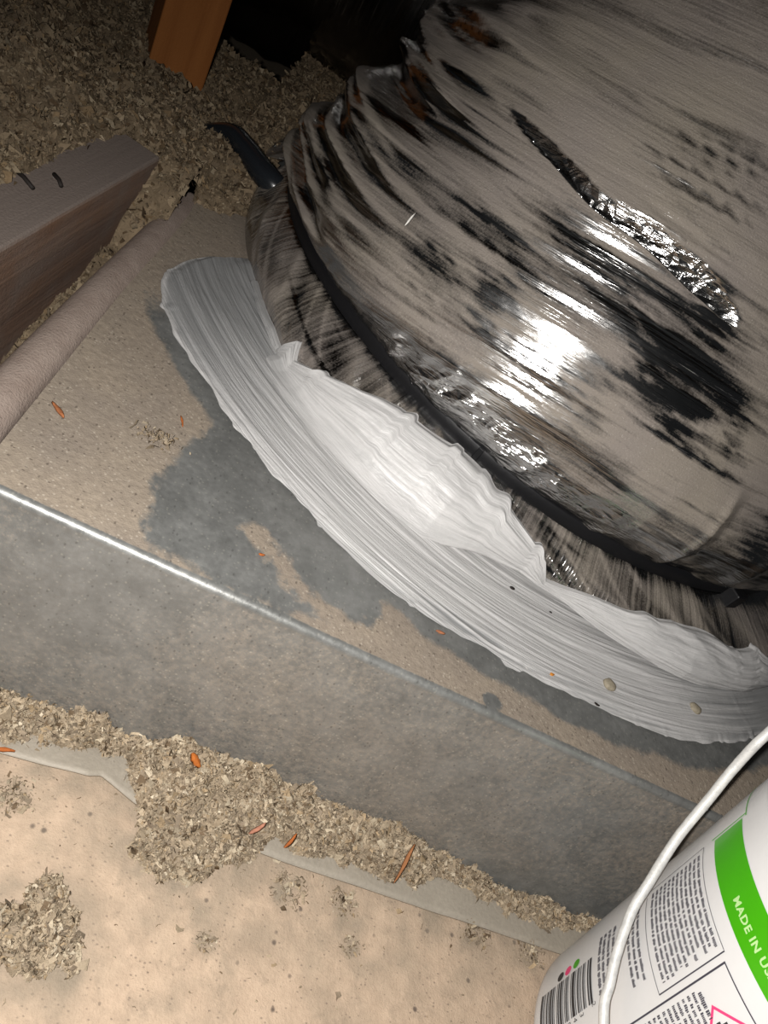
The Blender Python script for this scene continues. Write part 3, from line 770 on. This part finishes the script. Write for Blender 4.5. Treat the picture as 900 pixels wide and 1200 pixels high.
thick = 0.0014 * sstep(0, 0.14, VM) + 0.0006 * sstep(0, 0.02, VM) * brush + 0.0009 * sstep(0.1, 0.5, VM) * ridge_ + 0.002 * sstep(.4, .9, VM)
lip = np.exp(-((VM - 0.03) / 0.03) ** 2) * 0.0004 * (0.5 + 0.9 * vnoise(TDm * 0.8, VM * 0 + 2))
zz = H + 0.0007 + np.clip(thick + lip, 0.0002, 0.01) * sstep(0, 0.012, VM)
thin = 0.75 * sstep(0.16, -0.10, VM + 0.24 * brush + 0.10 * vnoise(TDm * .3, VM * 2)) * sstep(-128, -112, TDm)
thin = np.maximum(thin, 0.72 * sstep(-122, -146, TDm + 7 * brush))  # shade painted into the left end, which gets less light; not thinner mastic
thin = np.maximum(thin, 0.62 * sstep(-74, -60, TDm + 9 * brush))
thin = np.clip(thin * (1 - 0.9 * np.exp(-((VM - .02) / .025) ** 2)), 0, 1)
V = np.stack([CX + RHO * np.cos(np.radians(TDm)), CY + RHO * np.sin(np.radians(TDm)), zz], -1)
V = V[:, :, :]
me = mesh_np('base_smear', V, gridq(*TDm.shape), {'thin': thin}, uv=np.stack([TDm * 0.0055, RHO], -1))
link('base_smear', me, MASTIC, mastic)
# upper coat, on the skirt itself
vt = np.interp(tdm, [-161, -159, -147, -141, -137.5, -136.2, -134.5, -130.6, -124.5, -121.8, -113, -108, -104, -99, -96.5, -95, -92, -88, -84, -78, -74, -68, -62, -58, -54, -48, -30],
               [.02, .04, .10, .14, .10, .42, .22, .44, .72, .80, .93, .92, .80, .55, .42, .16, .22, .36, .52, .66, .66, .62, .58, .40, .16, .05, .02])
vt = np.clip(vt + (0.05 * vnoise(tdm * 0.18, 0 * tdm) + 0.14 * np.clip(vnoise(tdm * 0.45, 0 * tdm + 4) - .35, 0, 1)) * sstep(0.08, 0.2, vt), 0.005, 0.97)
vu = np.linspace(-0.02, 1, 60)
keep_ = tdm > -151.0
TDu, VU = np.meshgrid(tdm[keep_], vu, indexing='ij')
vs = np.clip(VU, 0, 1) * vt[keep_][:, None]
rb, zb = skirt_bottom(TDu)
bru = fbm(VU * 16 + 0.10 * TDu, TDu * 0.09, 3.0, 3)
offu = (0.0034 + 0.0011 * bru + 0.0013 * (ridge(VU * 3.1 + TDu * .121, TDu * .063 - VU * 1.37, 2.0, 2) - .4)) * sstep(1.0, 0.9, VU) + 0.0003
r, z = skirt_pt(TDu, vs, offu, 0.3)
# on the left the coat runs on down to the box, on the right it hangs free over a slit
drop = sstep(-102, -112, TDu)
low = sstep(0.25, 0.0, VU)
r = r + 0.012 * low * drop; z = z * (1 - low * drop) + (H + 0.0030) * low * drop
V = np.stack([CX + r * np.cos(np.radians(TDu)), CY + r * np.sin(np.radians(TDu)), z], -1)
left_shade = 0.6 * sstep(-128, -150, TDu + 6 * bru)  # coat's left end darkened too, as painted shade
me = mesh_np('collar_coat', V, gridq(*TDu.shape), {'thin': left_shade}, uv=np.stack([TDu * 0.0055, 0.30 + VU * 0.03], -1))
link('collar_coat', me, MASTIC, mastic)

for td, rho_, z_, r_h in [(-98.1, 0.2864, H + .0036, .0014), (-92.6, 0.2869, H + .0034, .0008)]:
    p_ = (CX + rho_ * math.cos(math.radians(td)), CY + rho_ * math.sin(math.radians(td)), z_)
    me = bpy.data.meshes.new('pinhole'); bm = bmesh.new(); bmesh.ops.create_icosphere(bm, subdivisions=2, radius=r_h); bmesh.ops.scale(bm, vec=(1.3, .8, .5), verts=bm.verts); bm.to_mesh(me); bm.free()
    o = link('pinhole', me, NAIL, mastic); o.matrix_parent_inverse = Matrix(); o.location = Vector(p_) - mastic.location
SCREW = mat_plain('crusted_screw', (0.27, 0.235, 0.175), 0.7, 0.1, 0.3, 0.3, 0.001, 500)
for sx_, sy_ in SCREWS:
    bm = bmesh.new(); bmesh.ops.create_icosphere(bm, subdivisions=3, radius=.0042); bmesh.ops.scale(bm, vec=(1, .9, .55), verts=bm.verts)
    for v in bm.verts: v.co *= 1 + 0.12 * float(vnoise(v.co.x * 500, v.co.y * 500, v.co.z * 500 + sx_ * 100))
    me = bpy.data.meshes.new('screw_head'); bm.to_mesh(me); bm.free()
    o = link('screw_head', me, SCREW, box); o.matrix_parent_inverse = Matrix(); o.location = Vector((sx_, sy_, H + .0030)) - box.location

# ---------------------------------------------------------------- pail of sealant
PB = np.array([0.3645, 0.1026, 0.012]); PR, PT = 0.0756, 0.048
pa = np.array([-0.028, 0.175, 1.0]); pa /= np.linalg.norm(pa)
p1 = np.cross((0, 1, 0), pa); p1 /= np.linalg.norm(p1); p2 = np.cross(pa, p1)
def pail_pt(thd, h, off=0.0):
    t = np.radians(np.asarray(thd, float)); h = np.asarray(h, float)
    r = PR + PT * h + off
    return PB + h[..., None] * pa + (r * np.cos(t))[..., None] * p1 + (r * np.sin(t))[..., None] * p2
pail = tag(empty('sealant_pail', tuple(PB)), 'white plastic pail with printed label and green band, lower right corner', 'bucket')
prof = [(0.0, .002), (PR - .006, .002), (PR - .0045, .0), (PR - .002, .0005), (PR + .0002 * 0, .0035)]
prof += [(PR + PT * h, h) for h in np.linspace(.006, .181, 30)]
prof += [(PR + PT * .181 + .003, .1815), (PR + PT * .19 + .003, .190), (PR + PT * .19 - .002, .191), (PR + PT * .18 - .003, .18), (PR - .003, .01)]
a = np.linspace(0, 2 * math.pi, 129)[:-1]
V = np.stack([PB + h * pa + r_c * (np.cos(a)[:, None] * p1 + np.sin(a)[:, None] * p2) for r_c, h in prof], 0)
link('body', mesh_np('body', V, gridq(len(prof), len(a), True)), PAIL, pail)
prof = [(.0, .193), (PR + PT * .19 - .004, .193), (PR + PT * .19 + .001, .196), (PR + PT * .19 + .0055, .195), (PR + PT * .19 + .006, .186), (PR + PT * .19 + .0045, .186)]
V = np.stack([PB + h * pa + r_c * (np.cos(a)[:, None] * p1 + np.sin(a)[:, None] * p2) for r_c, h in prof], 0)
link('lid', mesh_np('lid', V, gridq(len(prof), len(a), True)), PAIL, pail)

def pail_patch(name, th0, th1, h0, h1, mat, off=0.00025, label=None, kind=None, nt=None):
    nt = nt or max(3, int((th1 - th0) / 2.5) + 2)
    T, Hh = np.meshgrid(np.linspace(th0, th1, nt), np.linspace(h0, h1, 3), indexing='ij')
    o = link(name, mesh_np(name, pail_pt(T, Hh, off), gridq(*T.shape)), mat, pail)
    tag(o, label, kind=kind)
    return o
def rects(name, L, mat, off=0.0003, label=None, kind=None, parent=None):
    """small flat prints as (theta0, theta1, h0, h1) rectangles, one mesh"""
    V_, Q_ = [], []; n = 0
    for t0, t1, h0, h1 in L:
        k = max(2, int(abs(t1 - t0) / 2.5) + 2)
        T, Hh = np.meshgrid(np.linspace(t0, t1, k), np.array([h0, h1]), indexing='ij')
        V_.append(pail_pt(T, Hh, off).reshape(-1, 3)); Q_.append(gridq(k, 2) + n); n += k * 2
    o = link(name, mesh_np(name, np.vstack(V_), np.vstack(Q_)), mat, parent or pail)
    return tag(o, label, kind=kind)
pail_patch('green_band', 148.9, 300, 0.1424, 0.1603, GREEN, label='bright green printed band', nt=60)
rects('green_line', [(147.4, 148.0, .1405, .1625), (147.4, 148.9, .1622, .1629), (120, 147.4, .1622, .1629)], GREEN, kind='stuff')
g = np.random.default_rng(5)
def text_rows(th0, th1, hlist, hh, indent=None, dens=0.9):
    out = []
    for k, h in enumerate(hlist):
        t = th0 + (indent[k] if indent else 0); end = th1 - g.uniform(0, 3.0) * (g.random() < 0.5)
        while t < end:
            w = g.uniform(0.9, 4.2)
            e = min(t + w, end)
            s_ = t
            while s_ < e - 0.15:                     # letters: ticks on a solid x-height bar
                lw = g.uniform(0.28, 0.5)
                up = g.random()
                out.append((s_, min(s_ + lw, e), h - hh * (0.5 + (0.22 if up < .12 else 0)), h + hh * (0.5 + (0.25 if up > .7 else 0))))
                s_ += lw + 0.10
            t = e + g.uniform(0.35, 0.6)
    return out
rows = np.linspace(0.1318, 0.0992, 12)
rects('small_print', text_rows(150.0, 181.6, rows, 0.00135), INK, label='rows of tiny dark print inside a thin outline', kind='stuff')
lw = 0.00035
rects('panel_outline', [(147.6, 183.2, .1346, .1346 + lw), (150.0, 183.6, .0945, .0945 + lw), (183.3, 183.7, .0945, .1349), (147.5, 147.8, .0945, .1349)], INK, 0.0003)
rects('hazard_outline', [(185.6, 186.15, .065, .1330), (185.6, 255, .1325, .1331), (185.6, 255, .065, .0655)], INK, 0.0003)
rects('small_print', text_rows(188.6, 197.0, [.1152], .0019) + text_rows(187.8, 215, np.linspace(.1120, .078, 12), .0013), INK, label='rows of tiny dark print beside the hazard symbol', kind='stuff')
rects('small_print', text_rows(150.8, 175.0, [.0700, .0662, .0624, .0590], .0017), INK, label='four rows of dark print beside the barcode', kind='stuff')
rects('small_print', text_rows(152.0, 177.5, [.0888, .0852, .0816], .0015), INK, label='three rows of dark print in the middle of the label', kind='stuff')
# barcode
bars = []; h = 0.0098
for w_, sp_ in zip([3, 1, 1, 2, 1, 3, 2, 1, 1, 2, 3, 1, 1, 2, 1, 1, 4, 1, 2, 1, 1, 2, 1, 2, 3, 1], [1, 1, 2, 1, 1, 1, 1, 3, 1, 1, 1, 2, 1, 1, 3, 1, 1, 2, 1, 1, 2, 1, 3, 1, 1, 1]):
    if h > 0.0515: break
    bars.append((157.0, 173.6, h, h + w_ * 0.00056)); h += (w_ + sp_) * 0.00056
bar_ob = rects('barcode', bars, BLINK, 0.0003, 'black barcode printed on the white pail')
def dot(name, t, h, rt, mat):
    k = np.linspace(0, 2 * math.pi, 25)[:-1]
    P_ = np.vstack([pail_pt(np.array([t]), np.array([h]), .0003), pail_pt(t + np.degrees(rt / 0.078) * np.cos(k), h + rt * np.sin(k), .0003)])
    me = bpy.data.meshes.new(name)
    me.from_pydata([tuple(p) for p in P_], [], [(0, 1 + i, 1 + (i + 1) % 24) for i in range(24)]); me.update()
    return tag(link(name, me, mat, pail, False), name.replace('_', ' ') + ' above the barcode')
dot('black_dot', 154.3, .0255, .0026, BLINK); dot('magenta_dot', 154.2, .0320, .0026, PINK); dot('green_dot', 154.0, .0390, .0026, GREEN)

def lettering(name, text, th0, h0, size, mat, parent=None, bold=0.0, off=0.00045, label=None, squeeze=1.0):
    cu = bpy.data.curves.new(name, 'FONT'); cu.body = text; cu.size = size; cu.offset = bold; cu.resolution_u = 2
    cu.space_character = 1.12
    tmp = bpy.data.objects.new('tmp_text', cu); COL.objects.link(tmp)
    dg = bpy.context.evaluated_depsgraph_get()
    me = bpy.data.meshes.new_from_object(tmp.evaluated_get(dg))
    bpy.data.objects.remove(tmp); bpy.data.curves.remove(cu)
    bm = bmesh.new(); bm.from_mesh(me)
    bmesh.ops.triangulate(bm, faces=bm.faces[:])
    bmesh.ops.subdivide_edges(bm, edges=[e for e in bm.edges if e.calc_length() > size * .3], cuts=1)
    co = np.array([v.co[:] for v in bm.verts])
    P_ = pail_pt(th0 + np.degrees(co[:, 0] * squeeze / (PR + PT * h0)), h0 + co[:, 1], off)
    for v, p in zip(bm.verts, P_): v.co = p
    bm.to_mesh(me); bm.free(); me.name = name
    return tag(link(name, me, mat, parent or pail, False), label)
lettering('lettering', 'MADE IN USA', 173.4, 0.1478, 0.0049, PALE, bold=0.00016, label='pale letters MADE IN USA on the green band')
lettering('lettering', '5', 174.1, 0.0320, 0.0040, BLINK, label='barcode digit 5'); lettering('lettering', '4', 174.2, 0.0372, 0.0040, BLINK, label='barcode digit 4'); lettering('lettering', '3', 174.1, 0.0424, 0.0040, BLINK, label='barcode digit 3')
lettering('lettering', '2', 173.4, 0.0520, 0.0040, BLINK, label='small digit 2 beside the barcode')
# hazard diamond (corner in view): red frame, black symbol
def diamond(tc, hc, R_, wid):
    cor = [(tc - np.degrees(R_ / .0816), hc), (tc, hc + R_), (tc + np.degrees(R_ / .0816), hc), (tc, hc - R_)]
    V_, Q_ = [], []
    k = 1 - wid / R_
    for i in range(4):
        (a0, b0), (a1, b1) = cor[i], cor[(i + 1) % 4]
        for f in np.linspace(0, 1, 5):
            t_, h_ = a0 + (a1 - a0) * f, b0 + (b1 - b0) * f
            V_.append((t_, h_)); V_.append((tc + (t_ - tc) * k, hc + (h_ - hc) * k))
        n = i * 10
        Q_ += [(n + 2 * j, n + 2 * j + 2, n + 2 * j + 3, n + 2 * j + 1) for j in range(4)]
    V_ = np.array(V_)
    return mesh_np('hazard_diamond', pail_pt(V_[:, 0], V_[:, 1], .0003), np.array(Q_))
hz = tag(link('hazard_diamond', diamond(200.6, 0.1185, 0.0115, 0.0016), PINK, pail), 'red hazard diamond with a black symbol')
rects('hazard_symbol', [(196.6, 204.5, .1165, .1185), (197.4, 198.9, .1185, .1215), (200.0, 201.2, .1185, .1225), (202.2, 203.6, .1185, .1215), (198.2, 203, .1140, .1165)], BLINK, 0.0003, parent=hz)

# wire bail, hanging across the label from ear to ear
ear1 = pail_pt(np.array([80.0]), np.array([.172]), .008)[0]; ear2 = pail_pt(np.array([262.0]), np.array([.172]), .008)[0]
W = np.array([ear1, (0.345, 0.232, 0.218), (0.308, 0.2190, 0.1925), (0.2950, 0.2071, 0.1800), (0.2943, 0.1998, 0.1610), (0.2935, 0.1903, 0.1425), (0.2905, 0.1800, 0.1265), (0.2885, 0.1718, 0.1160),
              (0.2838, 0.1605, 0.1073), (0.2798, 0.1495, 0.0980), (0.2760, 0.1340, 0.0895), (0.2742, 0.1212, 0.0836), (0.2740, 0.1075, 0.0772), (0.282, 0.06, 0.065), (0.315, 0.005, 0.080), ear2])
W = catmull(W, 10)
o = link('bail_handle', tube_mesh('bail_handle', W, 0.0023, 14, 0.012), WIRE, pail)
tag(o, 'galvanized wire bail handle hanging across the label')
for th in (80.0, 262.0):
    me = tube_mesh('ear', np.stack([pail_pt(np.array([th]), np.array([.172]), d_o)[0] for d_o in (-.002, .004, .010)]), 0.007, 20)
    link('ear', me, PAIL, pail)
# drip of dried sealant on the wire
me = tube_mesh('dried_drip', catmull(np.array([(0.2938, 0.1895, 0.1405), (0.2948, 0.1885, 0.1390), (0.2960, 0.1882, 0.1372)]), 5), np.interp(np.linspace(0, 1, 11), [0, .5, .8, 1], [.0012, .0009, .0013, .0006]), 8)
link('dried_drip', me, PAIL, pail)

# ---------------------------------------------------------------- splinters and crumbs, each a thing of its own
def splinter(name, loc, length, width, yaw, tilt, color, label, cat='splinter', group=None, seed=0):
    g = np.random.default_rng(seed + 300)
    n = 7; t = np.linspace(-.5, .5, n)
    w = width * np.clip(1 - (2 * np.abs(t)) ** 3, 0.25, 1) * g.uniform(.75, 1.2, n)
    V_ = []
    for i in range(n):
        y_ = 0.06 * length * math.sin(3 * t[i] + seed)
        V_ += [(t[i] * length, y_ - w[i] / 2, 0), (t[i] * length, y_ + w[i] / 2, 0.0), (t[i] * length, y_ + w[i] * .3, width * .45), (t[i] * length, y_ - w[i] * .3, width * .45)]
    Q_ = [(4 * i + a_, 4 * i + 4 + a_, 4 * i + 4 + (a_ + 1) % 4, 4 * i + (a_ + 1) % 4) for i in range(n - 1) for a_ in range(4)] + [(0, 1, 2, 3), (4 * n - 1, 4 * n - 2, 4 * n - 3, 4 * n - 4)]
    V_ = np.array(V_)
    me = mesh_np(name, V_, np.array(Q_), colors=np.array(color) * g.uniform(.8, 1.2, (len(V_), 1)))
    o = link(name, me, CRUMB, None, False)
    o.location = loc; o.rotation_euler = (0, tilt, yaw)
    return tag(o, label, cat, group)
OR = (0.34, 0.10, 0.026); PKc = (0.38, 0.17, 0.11)
splinter('wood_splinter', (-.0452, .2616, H + .0006), .0095, .0022, math.radians(-40), 0, (0.27, 0.10, 0.04), 'flat orange wood splinter on the dusty box top near the pipe', seed=1)
splinter('wood_splinter', (.003, .2939, H + .0006), .0075, .0011, math.radians(-62), 0, OR, 'thin orange splinter on the box top just left of the dark wiped patch', seed=2)
splinter('wood_splinter', (.0803, .1823, .0235), .0075, .0042, math.radians(-30), 0.2, (0.38, 0.11, 0.02), 'stubby bright orange wood chip on top of the insulation band', seed=3)
splinter('wood_splinter', (.1192, .1629, .0215), .0090, .0024, math.radians(50), -0.5, PKc, 'pinkish splinter standing in the middle of the insulation band', seed=4)
splinter('wood_splinter', (.1375, .1634, .0200), .0085, .0020, math.radians(60), -0.6, OR, 'short orange splinter just right of the pinkish one in the insulation', seed=5)
splinter('wood_splinter', (.2035, .1735, .0180), .0210, .0022, math.radians(68), -0.55, (0.30, 0.13, 0.055), 'long upright brown splinter at the right end of the insulation band', seed=6)
splinter('wood_splinter', (.0009, .1640, .0075), .0090, .0022, math.radians(8), 0, OR, 'orange splinter above the flange at the left frame edge', seed=7)
splinter('white_thread', WHITE_FLECK, .0085, .0012, math.radians(60), -0.9, (0.7, 0.68, 0.64), 'short white thread stuck on the duct upper left shoulder', 'thread', seed=13)
splinter('wood_crumb', (.2284, .2484, H + .0006), .0040, .0032, 0.6, 0, (0.48, 0.19, 0.03), 'small bright orange crumb below the mastic on the dusty box', 'crumb', seed=8)
splinter('wood_crumb', (.1576, .2411, H + .0006), .0052, .0018, 0.2, 0, (0.30, 0.12, 0.06), 'dull red brown crumb at the lower edge of the mastic', 'crumb', seed=9)
splinter('wood_crumb', (.0602, .2363, H + .0006), .0030, .0014, 0.4, 0, OR, 'tiny orange crumb inside the dark wiped patch', 'crumb', seed=10)
splinter('dark_pellet', (.2589, .2436, H + .0004), .0036, .0020, -0.2, 0, (0.02, 0.015, 0.012), 'small black pellet on the dusty box near the right edge', 'pellet', seed=11)
splinter('white_fleck', (.2111, .2452, H + .0004), .0032, .0013, -0.5, 0, (0.75, 0.72, 0.68), 'tiny white fleck beside the orange crumb', 'fleck', seed=12)
# clump of fluff on the box top
g = np.random.default_rng(77); n = 150
P = np.stack([-0.0034 + g.normal(0, .0045, n), .2745 + g.normal(0, .0028, n), H + .0012 + np.abs(g.normal(0, .0012, n))], -1)
v, q, c = flakes(P, .0020, .4, 78); c = c * 0.75; v[:, 2] = np.maximum(v[:, 2], H + .0008)
tag(link('fluff_tuft', mesh_np('fluff_tuft', v, q, colors=c), FLUFF, None, False), 'little tuft of insulation on the dusty box top', 'insulation', None, 'stuff')
# twigs on the joist
for k, (x_, y_, ya, ln) in enumerate([(-.1175, .372, -0.5, .016), (-.1225, .345, -0.4, .012), (-.1065, .388, -0.8, .010)]):
    o = link('dark_twig', tube_mesh('dark_twig', np.array([(-ln / 2, 0, 0), (0, .0006, .0004), (ln / 2, 0, 0)]), .0011, 7), NAIL)
    o.location = (x_, y_, .1412); o.rotation_euler = (0, 0, ya)
    tag(o, ['short black twig lying on the joist top, middle of three', 'black twig on the joist top nearest the left frame edge', 'smallest black twig on the joist top, farthest back'][k], 'twig', 'twigs on the joist')
